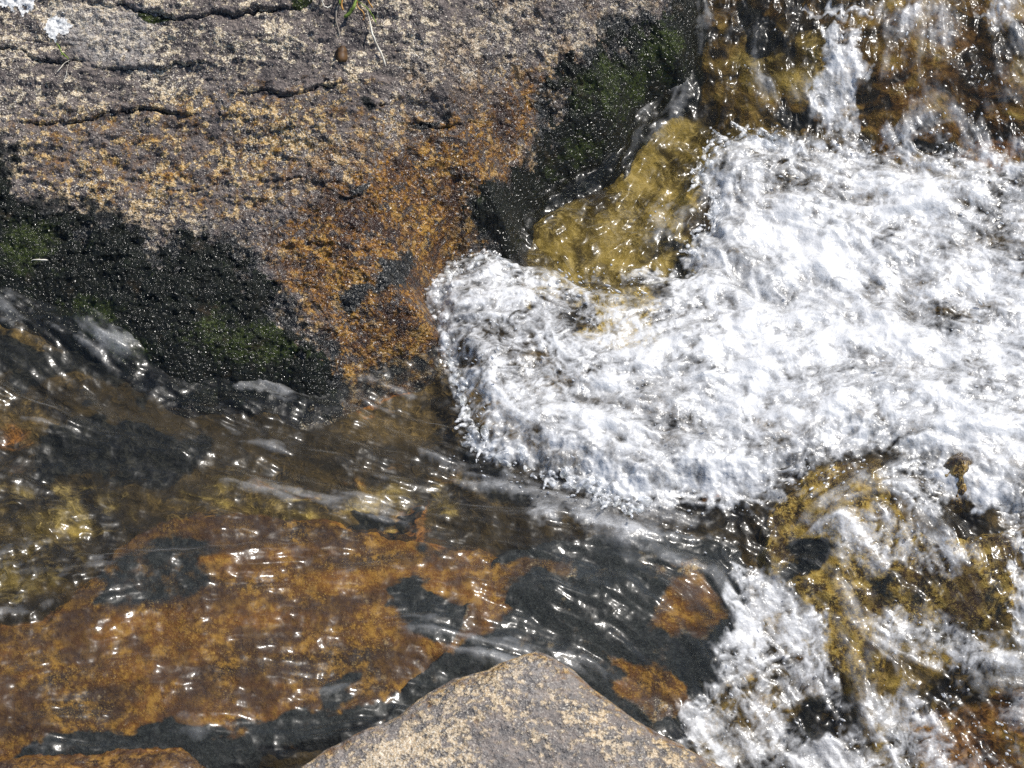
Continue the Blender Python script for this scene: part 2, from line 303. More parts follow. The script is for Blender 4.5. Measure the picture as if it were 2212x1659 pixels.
foam = foam + .30 * big_c * sst(.3, .6, FO) + (1 - busy) * sst(-.8, 1.8, veil_sheen) * np.clip(.04 + .05 * L3 + .045 * L2 + .03 * L1, -.1, .14)
foam = (np.clip((foam - .27) / .64, 0, 1) ** 1.15).astype(F)
# water surface relief
calm = 1 - sst(.25, .7, FO)
calm0 = blur((1 - sst(.2, .5, FO)).astype(F), 8)
lively_c = region(([(1120, 560), (1110, 480), (1200, 380), (1340, 320), (1420, 220), (1500, 170), (1490, -100), (2400, -100), (2400, 330), (1700, 330), (1540, 440), (1480, 580)], 1.0, 30), ([(1540, 1230), (1700, 1000), (2400, 1000), (2400, 1900), (1500, 1900), (1480, 1560)], .9, 30), ([(-300, 1100), (240, 1150), (160, 1280), (-300, 1420)], .8, 40), base=.35)
lively = samp(lively_c, wU, wV) * calm
olive = samp(bed_ol, U, V) * (U > 1050)
H = .0036 * fbm(X * 12, Y * 12, 2, 61) + .0011 * L4 + calm0 * (.014 * fbm(X * 7 + .01 * L4, Y * 11, 2, 67) + .0008 * L4) + .00055 * L3 + .00022 * L2
H = H + lively * (.0048 * fbm(X * 24 + .012 * L4, Y * 24 + .012 * L3, 2, 62, .5, True) + .0022 * fbm(X * 55, Y * 50, 2, 64) + .0007 * L3 + .00030 * L2)
H = H + calm * (.0009 * L3 + .00042 * L2 + .0012 * fbm(X * 45, Y * 45, 2, 65) )
lump = fbm(X * 20, Y * 20, 3, 71, .45)
ridge = fbm(X * 26 + .03 * L3, Y * 26 + .03 * L4, 2, 75, .5, True)
H = H + sst(.15, .6, FO) * (.0008 * fil + .0003 * L2)
H = H * (1 - .3 * wv) + sst(.3, .85, FO) * (.011 * lump + .0020 * ridge + .0012 * L4 + .0010 * L3 + .00034 * L2 + .00006 * L1) + .030 * wv * (1 - .45 * sst(0, 1, (U - 1000) / 900)) * (V < 1100)
ridge2 = fbm(X * 55, Y * 38, 3, 77, .5, True)
up = sst(1480, 1560, U) * (V < 340)
H = H + up * (.0025 * ridge2 + .003 * fbm(X * 30, Y * 18, 2, 79))
ZS = (ZW + H).astype(F)
print("grid", NX, NY)

# ------------------------------------------------------------------ mesh builder
def grid_mesh(name, x, y, z, keep=None, attrs={}, skirt=None):
    """One mesh from 2-D arrays; keep masks its faces; skirt closes it downwards to that height."""
    ny, nx = x.shape
    idx = np.arange(ny * nx, dtype=np.int32).reshape(ny, nx)
    q = np.stack([idx[:-1, :-1], idx[:-1, 1:], idx[1:, 1:], idx[1:, :-1]], -1)
    kf = np.ones(q.shape[:2], bool) if keep is None else keep
    quads = q[kf]
    co = np.stack([x, y, z], -1).reshape(-1, 3)
    at = {k: v.reshape(-1) for k, v in attrs.items()}
    if skirt is not None:
        e = np.concatenate([quads[:, [0, 1]], quads[:, [1, 2]], quads[:, [2, 3]], quads[:, [3, 0]]]).astype(np.int64)
        key = np.minimum(e[:, 0], e[:, 1]) * (ny * nx) + np.maximum(e[:, 0], e[:, 1])
        _, first, cnt = np.unique(key, return_index=True, return_counts=True)
        be = e[first[cnt == 1]]
        vs = np.unique(be); m = {}
        low = co[vs].copy(); low[:, 2] = np.minimum(low[:, 2], skirt if np.isscalar(skirt) else 0) - (0 if np.isscalar(skirt) else 0)
        mp = np.zeros(ny * nx, np.int64); mp[vs] = ny * nx + np.arange(len(vs))
        co = np.concatenate([co, low]); at = {k: np.concatenate([v, v[vs]]) for k, v in at.items()}
        quads = np.concatenate([quads, np.stack([be[:, 1], be[:, 0], mp[be[:, 0]], mp[be[:, 1]]], -1).astype(np.int32)])
    used = np.unique(quads); remap = np.zeros(len(co), np.int32); remap[used] = np.arange(len(used))
    quads = remap[quads]; co = co[used]; at = {k: v[used] for k, v in at.items()}
    me = bpy.data.meshes.new(name)
    me.vertices.add(len(co)); me.vertices.foreach_set("co", co.astype(F).ravel())
    me.loops.add(quads.size); me.loops.foreach_set("vertex_index", quads.astype(np.int32).ravel())
    me.polygons.add(len(quads)); me.polygons.foreach_set("loop_start", (np.arange(len(quads)) * 4).astype(np.int32))
    me.polygons.foreach_set("use_smooth", np.ones(len(quads), bool))
    me.update(calc_edges=True)
    for k, v in at.items():
        me.attributes.new(k, 'FLOAT', 'POINT').data.foreach_set("value", v.astype(F))
    return me
def add(name, me, mat=None, label=None, cat=None, group=None, kind=None, parent=None):
    o = bpy.data.objects.new(name, me); COL.objects.link(o)
    if mat and me is not None: me.materials.append(mat)
    if label: o["label"] = label
    if cat: o["category"] = cat
    if group: o["group"] = group
    if kind: o["kind"] = kind
    if parent: o.parent = parent
    return o

# ------------------------------------------------------------------ node helper
class G:
    def __init__(s, name):
        s.m = bpy.data.materials.new(name); s.m.use_nodes = True; s.t = s.m.node_tree; s.t.nodes.clear()
        s.out = s.t.nodes.new("ShaderNodeOutputMaterial")
    def put(s, n, k, v):
        i = n.inputs[k]
        if isinstance(v, bpy.types.NodeSocket): s.t.links.new(v, i)
        else: i.default_value = v
    def n(s, typ, ins={}, **props):
        nd = s.t.nodes.new("ShaderNode" + typ)
        for k, v in props.items(): setattr(nd, k, v)
        for k, v in ins.items(): s.put(nd, k, v)
        return nd
    def attr(s, name): return s.n("Attribute", attribute_name=name).outputs["Fac"]
    def pos(s, scale=(1, 1, 1), rot=(0, 0, 0)):
        c = s.n("TexCoord").outputs["Object"]
        return s.n("Mapping", {"Vector": c, "Scale": scale, "Rotation": rot}).outputs[0]
    def noise(s, vec, scale, detail=3, rough=.55, dist=0): return s.n("TexNoise", {"Vector": vec, "Scale": scale, "Detail": detail, "Roughness": rough, "Distortion": dist}).outputs[0]
    def vor(s, vec, scale, out="Distance", feature='F1'): return s.n("TexVoronoi", {"Vector": vec, "Scale": scale}, feature=feature).outputs[out]
    def math(s, op, a, b=0.0, c=0.0):
        nd = s.n("Math", operation=op)
        for k, v in enumerate((a, b, c)): s.put(nd, k, v)
        return nd.outputs[0]
    def ramp(s, f, lo, hi, a=0.0, b=1.0): return s.n("MapRange", {0: f, 1: lo, 2: hi, 3: a, 4: b}, interpolation_type='SMOOTHSTEP').outputs[0]
    def mix(s, f, a, b, blend='MIX'):
        nd = s.n("Mix", data_type='RGBA', blend_type=blend); s.put(nd, 0, f)
        for k, v in ((6, a), (7, b)): s.put(nd, k, v if isinstance(v, bpy.types.NodeSocket) else (*v, 1.0))
        return nd.outputs[2]
    def bump(s, h, dist, strength=1.0, normal=None):
        d = {"Height": h, "Distance": dist, "Strength": strength}
        if normal is not None: d["Normal"] = normal
        return s.n("Bump", d).outputs[0]
    def done(s, sh): s.t.links.new(sh, s.out.inputs[0]); return s.m

def granite(name, warm=0.0, film=False, gold_=False):
    """Speckled gneiss: grey-brown ground, cream feldspar grains; attributes wet, stain, algae, pale, crack."""
    g = G(name); p = g.pos()
    wet, stain, algae, pale = g.attr("wet"), g.attr("stain"), g.attr("algae"), g.attr("pale")
    n1 = g.noise(g.pos((.6, 1, 1)), 42, 4, .6); n2 = g.noise(p, 230, 3, .65); n3 = g.noise(p, 15, 3); n4 = g.noise(p, 560, 2, .6); nm = g.noise(p, 95, 4, .7)
    base = g.mix(g.ramp(n1, .36, .64), *(((.085, .078, .076), (.235, .195, .170)) if warm > .1 else ((.058, .050, .052), (.178, .148, .136))))
    base = g.mix(g.ramp(nm, .46, .66, 0, .8), base, (.42, .335, .27) if warm > .1 else (.245, .205, .180))
    base = g.mix(g.ramp(n2, .52, .68, 0, .75), base, (.030, .028, .031))
    v = g.n("TexVoronoi", {"Vector": g.n("VectorMath", {0: p, 1: g.n("VectorMath", {0: g.n("TexNoise", {"Vector": p, "Scale": 260.0}).outputs["Color"], 1: (.005, .005, .005)}, operation='MULTIPLY').outputs[0]}, operation='ADD').outputs[0], "Scale": 150.0})
    cell = g.n("SeparateColor", {0: v.outputs["Color"]}).outputs[0]
    k0, k1, k2, k3 = (.45, 1.3, 1.7, .9) if warm > .1 else (.75, 1.5, 1.5, .8)
    cl = g.math('ADD', g.math('MULTIPLY', cell, k0), g.math('MULTIPLY', g.math('SUBTRACT', n3, .5), k1))
    cl = g.math('ADD', cl, g.math('MULTIPLY', g.math('SUBTRACT', nm, .5), k2))
    cl = g.math('ADD', cl, g.math('MULTIPLY', g.math('SUBTRACT', n2, .5), k3))
    grain = g.ramp(cl, .49 - .50 * warm, .64 - .42 * warm)
    gold = g.ramp(stain, .08, .35); creamy = g.mix(g.ramp(n4, .4, .6), g.mix(gold, (.46, .33, .19) if warm > .1 else (.40, .31, .20), (.40, .26, .11)), g.mix(gold, (.86, .68, .43) if warm > .1 else (.85, .74, .56), (.80, .60, .32)))
    base = g.mix(g.math('MULTIPLY', grain, .92), base, creamy)
    fine = g.ramp(g.math('ADD', n4, g.math('MULTIPLY', n3, .25)), .72, .80)
    base = g.mix(fine, base, (.85, .78, .66))
    lich = g.math('MULTIPLY', pale, g.ramp(n2, .35, .6)); base = g.mix(lich, base, (.50, .47, .44))
    # iron stain in the wet zone
    no = g.noise(p, 75, 4, .65); nr = g.noise(p, 22, 3)
    if film:
        bd = g.attr("band")
        bd = g.math('ADD', bd, g.math('MULTIPLY', g.math('SUBTRACT', g.noise(g.pos((.35, 1, 1), (0, 0, .18)), 14, 4, .6), .5), 7.0))
        orange = g.mix(g.ramp(bd, -1.6, 1.5), *(((.10, .055, .012), (.46, .28, .045)) if gold_ else ((.020, .008, .003), (.185, .070, .006))))
        orange = g.mix(g.ramp(g.math('ADD', no, g.math('MULTIPLY', n2, .35)), .62, .84, 0, .85), orange, (.78, .54, .13) if gold_ else (.38, .20, .032))
        if gold_: orange = g.mix(g.ramp(g.math('ADD', no, g.math('MULTIPLY', g.math('SUBTRACT', n2, .5), .5)), .40, .54, .9, 0), orange, (.030, .018, .008)); orange = g.mix(g.ramp(g.math('ADD', n4, g.math('MULTIPLY', n2, .6)), .84, .98), orange, (.92, .70, .24))
        orange = g.mix(g.ramp(g.math('ADD', nr, g.math('MULTIPLY', bd, .05)), .40, .56, .75, 0), orange, (.045, .020, .009))
        orange = g.mix(g.math('MULTIPLY', g.ramp(n4, .56, .70, 0, .6), g.ramp(nr, .40, .6)), orange, (.62, .40, .10))
    else:
        orange = g.mix(g.ramp(no, .36, .58), (.016, .008, .004), (.125, .050, .006))
        orange = g.mix(g.ramp(g.math('ADD', n2, g.math('MULTIPLY', no, .5)), .74, .90), orange, (.42, .205, .026))
        orange = g.mix(g.ramp(nr, .52, .66, 0, .85), orange, (.038, .013, .008)); orange = g.mix(g.math('MULTIPLY', grain, .6), orange, (.52, .30, .06))
    sm = g.ramp(g.math('ADD', stain, g.math('MULTIPLY', g.math('SUBTRACT', no, .5), 1.6)), .22, .85)
    base = g.mix(sm, base, orange)
    am = g.ramp(g.math('ADD', algae, g.math('MULTIPLY', g.math('SUBTRACT', g.noise(p, 45, 4, .65), .5), 1.6 if film else 1.1)), *((.25, .85) if film else (.42, .62)))
    alg = g.mix(g.ramp(n2, .45, .65), (.005, .007, .008), (.024, .028, .030) if film else (.024, .026, .023)); alg = g.mix(g.ramp(n4, .56, .70), alg, (.055, .060, .060) if film else (.10, .10, .09))
    base = g.mix(am, base, alg)
    damp = g.mix(g.math('MULTIPLY', wet, g.ramp(nr, .42, .60, .25, 1.0)), base, g.mix(1.0, base, (.50, .42, .36), 'MULTIPLY'))
    rough = g.ramp(wet, .1, .8, .82, .30)
    hb = g.math('ADD', g.math('MULTIPLY', n2, .9), g.math('ADD', g.math('MULTIPLY', n4, .35), g.math('MULTIPLY', n1, 1.1)))
    hb = g.math('ADD', hb, g.math('MULTIPLY', grain, .35)); hb = g.math('ADD', hb, g.math('MULTIPLY', nm, .9))
    b = g.bump(hb, .0060 if not film else .002, .9)
    ps = g.n("BsdfPrincipled", {"Base Color": damp, "Roughness": rough, "Normal": b, "Specular IOR Level": .4, "Coat Weight": g.ramp(wet, .25, .7), "Coat Roughness": .28, "Coat IOR": 1.33})
    if film:
        fh = g.math('ADD', g.math('MULTIPLY', g.noise(g.pos((.45, 1.3, 1)), 80, 2), .8), g.math('MULTIPLY', g.noise(g.pos((.5, 1.2, 1)), 200, 1), .22))
        g.put(ps, "Coat Normal", g.bump(fh, .0040, 1.0))
    else:
        g.put(ps, "Coat Normal", g.bump(g.math('ADD', g.noise(p, 125, 1), g.math('MULTIPLY', g.noise(p, 280, 0), .22)), .0080, 1.0))
    return g.done(ps.outputs[0])

def bed_mat():
    g = G("stream_bed_stone"); p = g.pos()
    orr, bk, ol = g.attr("stain"), g.attr("algae"), g.attr("olive")
    n1 = g.math('ADD', g.noise(g.pos((.7, 1, 1)), 30, 4, .6, 1.0), g.math('MULTIPLY', g.attr('band'), .035)); n2 = g.noise(p, 90, 4, .6, 1.6)
    base = g.mix(g.ramp(n1, .36, .62), (.018, .014, .008), (.105, .070, .026)); base = g.mix(g.ramp(n2, .50, .70, 0, .8), base, (.25, .165, .060)); base = g.mix(g.ramp(g.math('ADD', g.noise(g.pos((.45, 1, 1)), 9, 3, .6, .8), g.math('MULTIPLY', g.attr('band'), .04)), .44, .60, .75, 0), base, (.016, .013, .009))
    oc = g.mix(g.ramp(n2, .38, .6), (.10, .035, .008), (.40, .17, .04)); base = g.mix(g.ramp(g.math('ADD', orr, g.math('MULTIPLY', g.math('SUBTRACT', n1, .5), 1.2)), .35, .7), base, oc)
    sw = g.noise(p, 17, 4, .6, 1.2); lc = g.mix(g.ramp(g.math('ADD', sw, g.math('MULTIPLY', g.attr('band'), .03)), .36, .62), (.075, .052, .012), (.50, .355, .085)); lc = g.mix(g.ramp(g.math('ADD', n2, g.math('MULTIPLY', sw, .4)), .70, .86), lc, (.74, .55, .20))  # gold mottling and flecks: sun caustics painted into the bed colour
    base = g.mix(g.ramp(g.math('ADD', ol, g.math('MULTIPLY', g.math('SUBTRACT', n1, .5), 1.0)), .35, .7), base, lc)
    kc = g.mix(g.ramp(n2, .45, .65), (.006, .007, .007), (.032, .031, .026))
    base = g.mix(g.ramp(g.math('ADD', bk, g.math('MULTIPLY', g.math('SUBTRACT', n1, .5), 1.2)), .35, .65), base, kc)
    b = g.bump(g.math('ADD', n1, g.math('MULTIPLY', n2, .5)), .012, .8)
    return g.done(g.n("BsdfPrincipled", {"Base Color": base, "Roughness": .8, "Normal": b, "Specular IOR Level": .2}).outputs[0])

def water_mat():
    g = G("running_water"); p = g.pos(); f = g.attr("foam")  # foam: air in the water plus painted sheen
    a1 = g.noise(p, 480, 2, .6); a2 = g.noise(p, 120, 2, .5)
    h = g.math('ADD', a2, g.math('MULTIPLY', g.noise(p, 260, 1), .35))
    bw = g.bump(a2, .0012, .5)
    front = g.math('SUBTRACT', 1.0, g.n("NewGeometry").outputs["Backfacing"])
    fr = g.math('MULTIPLY', g.n("Fresnel", {"IOR": 1.36, "Normal": bw}).outputs[0], front)
    clear = g.n("BsdfTransparent", {"Color": (.93, .93, .88, 1)}).outputs[0]
    refr = g.n("BsdfRefraction", {"Color": (.95, .95, .90, 1), "IOR": 1.33, "Roughness": 0.0, "Normal": bw}).outputs[0]
    body = g.n("MixShader", {0: g.math('MULTIPLY', g.attr("lively"), .5), 1: clear, 2: refr}).outputs[0]
    gl = g.n("MixShader", {0: .55, 1: g.n("BsdfGlossy", {"Color": (1, 1, 1, 1), "Roughness": .15, "Normal": bw}).outputs[0], 2: g.n("BsdfGlossy", {"Color": (1, 1, 1, 1), "Roughness": .40, "Normal": bw}).outputs[0]}).outputs[0]
    water = g.n("MixShader", {0: fr, 1: body, 2: gl}).outputs[0]
    bf = g.bump(h, .0020, .7)
    froth = g.n("BsdfPrincipled", {"Base Color": (.93, .94, .95, 1), "Roughness": .35, "Normal": bf, "Specular IOR Level": .5, "Coat Weight": 1.0, "Coat Roughness": .17, "Coat IOR": 1.33, "Coat Normal": g.bump(h, .0035, .9)}).outputs[0]
    tr = g.n("BsdfTranslucent", {"Color": (.88, .92, .95, 1), "Normal": bf}).outputs[0]
    froth = g.n("MixShader", {0: .25, 1: froth, 2: tr}).outputs[0]
    fa = g.math('ADD', f, g.math('MULTIPLY', g.math('SUBTRACT', a1, .5), g.ramp(f, .03, .4, 0, .55)))
    fa = g.math('MINIMUM', g.math('MAXIMUM', fa, 0.0), .97)
    return g.done(g.n("MixShader", {0: fa, 1: water, 2: froth}).outputs[0])

def moss_mat():
    g = G("wet_moss"); p = g.pos(); gr = g.attr("green")
    n1 = g.noise(p, 240, 4, .7); n2 = g.noise(p, 34, 5, .7); v = g.noise(p, 620, 2)
    c = g.mix(g.ramp(n1, .42, .66), (.003, .005, .004), (.020, .025, .016)); c = g.mix(g.ramp(n2, .42, .62, .65, 0), c, (.010, .011, .008)); c = g.mix(g.ramp(g.noise(p, 26, 4, .7), .58, .72, 0, .7), c, (.060, .042, .022))
    gm = g.ramp(g.math('ADD', gr, g.math('MULTIPLY', g.math('SUBTRACT', n2, .5), 2.4)), .35, .85)
    c = g.mix(gm, c, g.mix(g.ramp(n1, .4, .65), (.012, .018, .006), (.060, .080, .016)))
    h = g.math('ADD', g.math('MULTIPLY', n1, 1.0), g.math('MULTIPLY', v, .3))
    ps = g.n("BsdfPrincipled", {"Base Color": c, "Roughness": .8, "Normal": g.bump(h, .006, 1.0), "Specular IOR Level": .15, "Coat Weight": 1.0, "Coat Roughness": .21, "Coat IOR": 1.33,
                                "Coat Normal": g.bump(g.math('ADD', g.noise(p, 190, 1), g.math('MULTIPLY', g.noise(p, 380, 0), .3)), .0060, 1.0)})
    return g.done(ps.outputs[0])
def simple(name, c1, c2, scale, rough=.6, trans=0.0):
    g = G(name); n = g.noise(g.pos(), scale, 3)
    ps = g.n("BsdfPrincipled", {"Base Color": g.mix(g.ramp(n, .35, .65), c1, c2), "Roughness": rough, "Normal": g.bump(n, .001, .6)})
    return g.done(ps.outputs[0])
def drop_mat():
    g = G("clear_drop"); fr = g.n("Fresnel", {"IOR": 1.45}).outputs[0]
    body = g.n("MixShader", {0: .45, 1: g.n("BsdfTransparent", {"Color": (.97, .98, 1, 1)}).outputs[0], 2: g.n("BsdfPrincipled", {"Base Color": (.92, .94, .96, 1), "Roughness": .3}).outputs[0]}).outputs[0]
    gl = g.n("BsdfGlossy", {"Color": (1, 1, 1, 1), "Roughness": .2}).outputs[0]
    return g.done(g.n("MixShader", {0: fr, 1: body, 2: gl}).outputs[0])

M_granite, M_front, M_film = granite("boulder_granite"), granite("dry_granite", .55), granite("wet_film_granite", 0, True)
M_gold = granite("golden_granite", 0, True, True)
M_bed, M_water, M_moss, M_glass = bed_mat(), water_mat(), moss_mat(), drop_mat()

# ------------------------------------------------------------------ far ground and stream bed
gx, gy = np.meshgrid(np.linspace(-40, 40, 81), np.linspace(-40, 40, 81))
gz = -.42 + .12 * fbm(gx * .8, gy * .8, 3, 5) + np.maximum(0, np.hypot(gx, gy) - 3) * .02
add("ground", grid_mesh("ground", gx, gy, gz), simple("gravelly_ground", (.06, .05, .035), (.16, .13, .09), 6, .9), kind="structure")
k = slice(None, None, 2)
xb, yb = X[k, k], Y[k, k]; ub, vb = U[k, k], V[k, k]
zb = ZW[k, k] - .030 + .012 * fbm(xb * 9, yb * 9, 4, 101) + .006 * fbm(xb * 30, yb * 30, 3, 111)
zb -= .01 * samp(wave_c, ub, vb)
uw, vw = ub + 90 * fbm(xb * 7, yb * 9, 5, 121, .62) + 9 * L4[k, k] + 6 * L3[k, k], vb + 80 * fbm(xb * 7, yb * 9, 5, 126, .62)
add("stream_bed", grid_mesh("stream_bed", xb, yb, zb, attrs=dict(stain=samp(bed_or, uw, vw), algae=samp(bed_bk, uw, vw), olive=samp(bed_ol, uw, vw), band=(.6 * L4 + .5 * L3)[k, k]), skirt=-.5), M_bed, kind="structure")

# ------------------------------------------------------------------ rocks that break or nearly break the surface
def rock(name, sd, height, edge, mat, label, seed, margin=60, stain=0., algae=0., wet=.15, bump=(.004, 14), pale=0., zref=None, extra=0.):
    """A rock swelling out of the stream grid: sd is its outline (photo units), height its rise above the water at its middle."""
    d = samp(sd, U + 18 * fbm(X * 18, Y * 18, 5, seed, .6), V + 18 * fbm(X * 18, Y * 18, 5, seed + 5, .6)) * (DIST / FQ)
    ins = d > -margin * DIST / FQ
    r0, r1 = np.where(ins.any(1))[0][[0, -1]]; c0, c1 = np.where(ins.any(0))[0][[0, -1]]
    s = (slice(r0, r1 + 1), slice(c0, c1 + 1))
    x, y, dd = X[s], Y[s], d[s]
    z = ZW[s] + np.minimum(height * (1 - np.exp(-np.maximum(dd, 0) / edge)), height) + np.minimum(dd, 0) * 1.6
    z = z + bump[0] * fbm(x * bump[1], y * bump[1], 4, seed + 9) + .0012 * fbm(x * 90, y * 90, 3, seed + 21) + (extra[s] if not np.isscalar(extra) else 0)
    kf = ins[s]; kf = kf[:-1, :-1] & kf[1:, 1:] & kf[1:, :-1] & kf[:-1, 1:]
    wu, wvv = U[s] + 46 * fbm(x * 11, y * 14, 5, seed + 31, .6) + 14 * L4[s] + 10 * L3[s], V[s] + 6 * L4[s] - 5 * L3[s] + 46 * fbm(x * 11, y * 14, 5, seed + 37, .6)
    f = lambda a: (samp(a, wu, wvv) if not np.isscalar(a) else np.full(x.shape, a, F))
    me = grid_mesh(name, x, y, z, kf, dict(stain=f(stain), algae=f(algae), wet=f(wet), pale=f(pale), band=(.6 * L4 + .45 * L3)[s]), skirt=-.35)
    return add(name, me, mat, label, "rock")
ripple = (.0009 * L4 + .0006 * L3 + .00022 * L2 + .0022 * fbm(X * 16, Y * 30, 3, 131)).astype(F)
slab_al_shade = region(([(330, 1130), (250, 1200), (180, 1290), (420, 1250), (440, 1190)], .75, 20), ([(830, 1270), (930, 1250), (1010, 1300), (1000, 1380), (880, 1340)], 1., 14), ([(700, 1440), (760, 1430), (770, 1500), (720, 1520)], .9, 14),
    ([(240, 1560), (360, 1540), (500, 1570), (640, 1510), (740, 1520), (880, 1490), (1000, 1400), (1100, 1440), (900, 1520), (700, 1640), (420, 1700), (0, 1640)], 1.0, 14), ([(640, 1290), (700, 1280), (720, 1300)], .4, 14), ([(860, 1150), (960, 1150), (1000, 1200), (900, 1200)], .6, 20), base=.12)  # black band by the front rock: weed plus the rock's painted shadow
slab_or = region(([(700, 1380), (880, 1370), (880, 1480), (740, 1480)], .85, 30), base=.95)
dark_al = region(([(1450, 1250), (1530, 1200), (1570, 1260), (1560, 1340), (1480, 1370), (1400, 1320)], .16, 16), ([(1330, 1420), (1420, 1440), (1500, 1470), (1480, 1530), (1400, 1520), (1340, 1470)], .1, 12), ([(1080, 1190), (1220, 1190), (1210, 1225), (1100, 1240), (1060, 1330), (1020, 1400), (1000, 1300)], .2, 14), base=.95)
dark_or = region(([(1450, 1230), (1560, 1230), (1560, 1370), (1400, 1350)], .9, 30), ([(1330, 1420), (1500, 1450), (1480, 1530), (1340, 1480)], 1., 30), ([(1060, 1180), (1220, 1180), (1030, 1400), (1000, 1300)], .9, 20), base=.3)
gold_al = region((ell(1770, 1200, 60, 40, -30), 1., 14), (ell(1900, 1020, 40, 20), .5, 14), (ell(1960, 1270, 60, 25), .55, 20), (ell(1900, 1250, 30, 25), .7, 14), (ell(2130, 1290, 25, 40), .7, 14), base=.25)
rock("flat_rock", sdS, -.011, .05, M_film, "long flat orange-brown slab with a thin sheet of water sliding over it", 141, stain=slab_or, algae=slab_al_shade, extra=0, bump=(.004, 11))  # algae: weed plus the front rock's painted shadow
rock("submerged_rock", sdD, -.010, .04, M_film, "blackish algae-covered rock with gold patches under running water, above the dry tan rock", 151, stain=dark_or, algae=dark_al, extra=0, bump=(.006, 14))
rock("cascade_rock", sdG, -.010, .03, M_gold, "golden-brown rock with white water spilling over it on the right", 161, stain=.95, algae=gold_al, extra=0, bump=(.011, 15))
rock("stone", sdN, .028, .014, M_gold, "small gold and black stone poking out of the white foam", 171, margin=30, stain=.9, wet=.9, algae=.42, bump=(.006, 30))
rock("red_rock", sdR, .030, .03, M_film, "reddish-brown wet rock in the bottom left corner", 181, stain=1.0, algae=.05, wet=.45, bump=(.004, 18))

# dry rock in front
def front_rock():
    h0 = .085
    xs, ys = np.arange(-.62, .60, .0011), np.arange(-.80, -.25, .0011)
    x, y = np.meshgrid(xs.astype(F), ys.astype(F))
    u, v = proj(x, y, np.full_like(x, h0))
    d = samp(sdF, u + 7 * fbm(x * 22, y * 22, 3, 201), v + 7 * fbm(x * 22, y * 22, 3, 205)) * DIST / FQ
    top = h0 + .030 * (1 - np.exp(-np.maximum(d, 0) / .05)) - .10 * np.maximum(0, -(y + .42))
    z = top + np.where(d < 0, d * 2.6 - 6 * d * d, 0) - .010 * np.exp(-np.maximum(d, 0) / .008)
    z = z + .006 * fbm(x * 9, y * 9, 3, 211) + .0030 * fbm(x * 30, y * 30, 4, 221) + .0010 * fbm(x * 120, y * 120, 3, 231)
    ins = d > -.09
    kf = ins[:-1, :-1] & ins[1:, 1:] & ins[1:, :-1] & ins[:-1, 1:]
    edge = .06 + sst(.035, .002, d + .012 * fbm(x * 40, y * 40, 3, 251)) * .42
    wetf = sst(-.025, -.045, d)
    me = grid_mesh("dry_rock", x, y, z, kf, dict(stain=edge, algae=wetf, wet=wetf, pale=.25 + .3 * fbm(x * 14, y * 14, 2, 241)), skirt=-.4)
    add("dry_rock", me, M_front, "dry tan and grey speckled rock with a blunt point, standing out of the water", "rock")
front_rock()

# ------------------------------------------------------------------ the big boulder
CRACKS = [[(-60, 104), (0, 103), (51, 113), (86, 130), (137, 132), (160, 130), (192, 137), (219, 147), (260, 147), (342, 149), (376, 140), (428, 133)],
          [(-80, 255), (0, 258), (51, 265), (92, 263), (185, 258), (219, 246), (274, 239), (342, 236), (362, 243), (386, 245)],
          [(250, 8), (291, 17), (342, 31), (393, 41), (445, 32), (489, 24), (506, 34), (547, 22), (616, 14)],
          [(533, 198), (575, 195), (616, 205), (650, 198), (684, 188), (728, 178)], [(472, 246), (490, 253), (513, 253)], [(561, 280), (590, 283), (622, 274)],
          [(294, 304), (345, 301)], [(547, 79), (560, 88), (578, 92)], [(883, 263), (951, 272), (1037, 263), (1091, 270)], [(729, 427), (790, 418), (850, 408), (960, 380)],
          [(400, 415), (440, 408), (470, 395)], [(690, 225), (760, 232), (830, 222)], [(120, 420), (180, 428)], [(560, 395), (640, 385), (700, 370)], [(1090, 120), (1150, 128), (1220, 118)]]
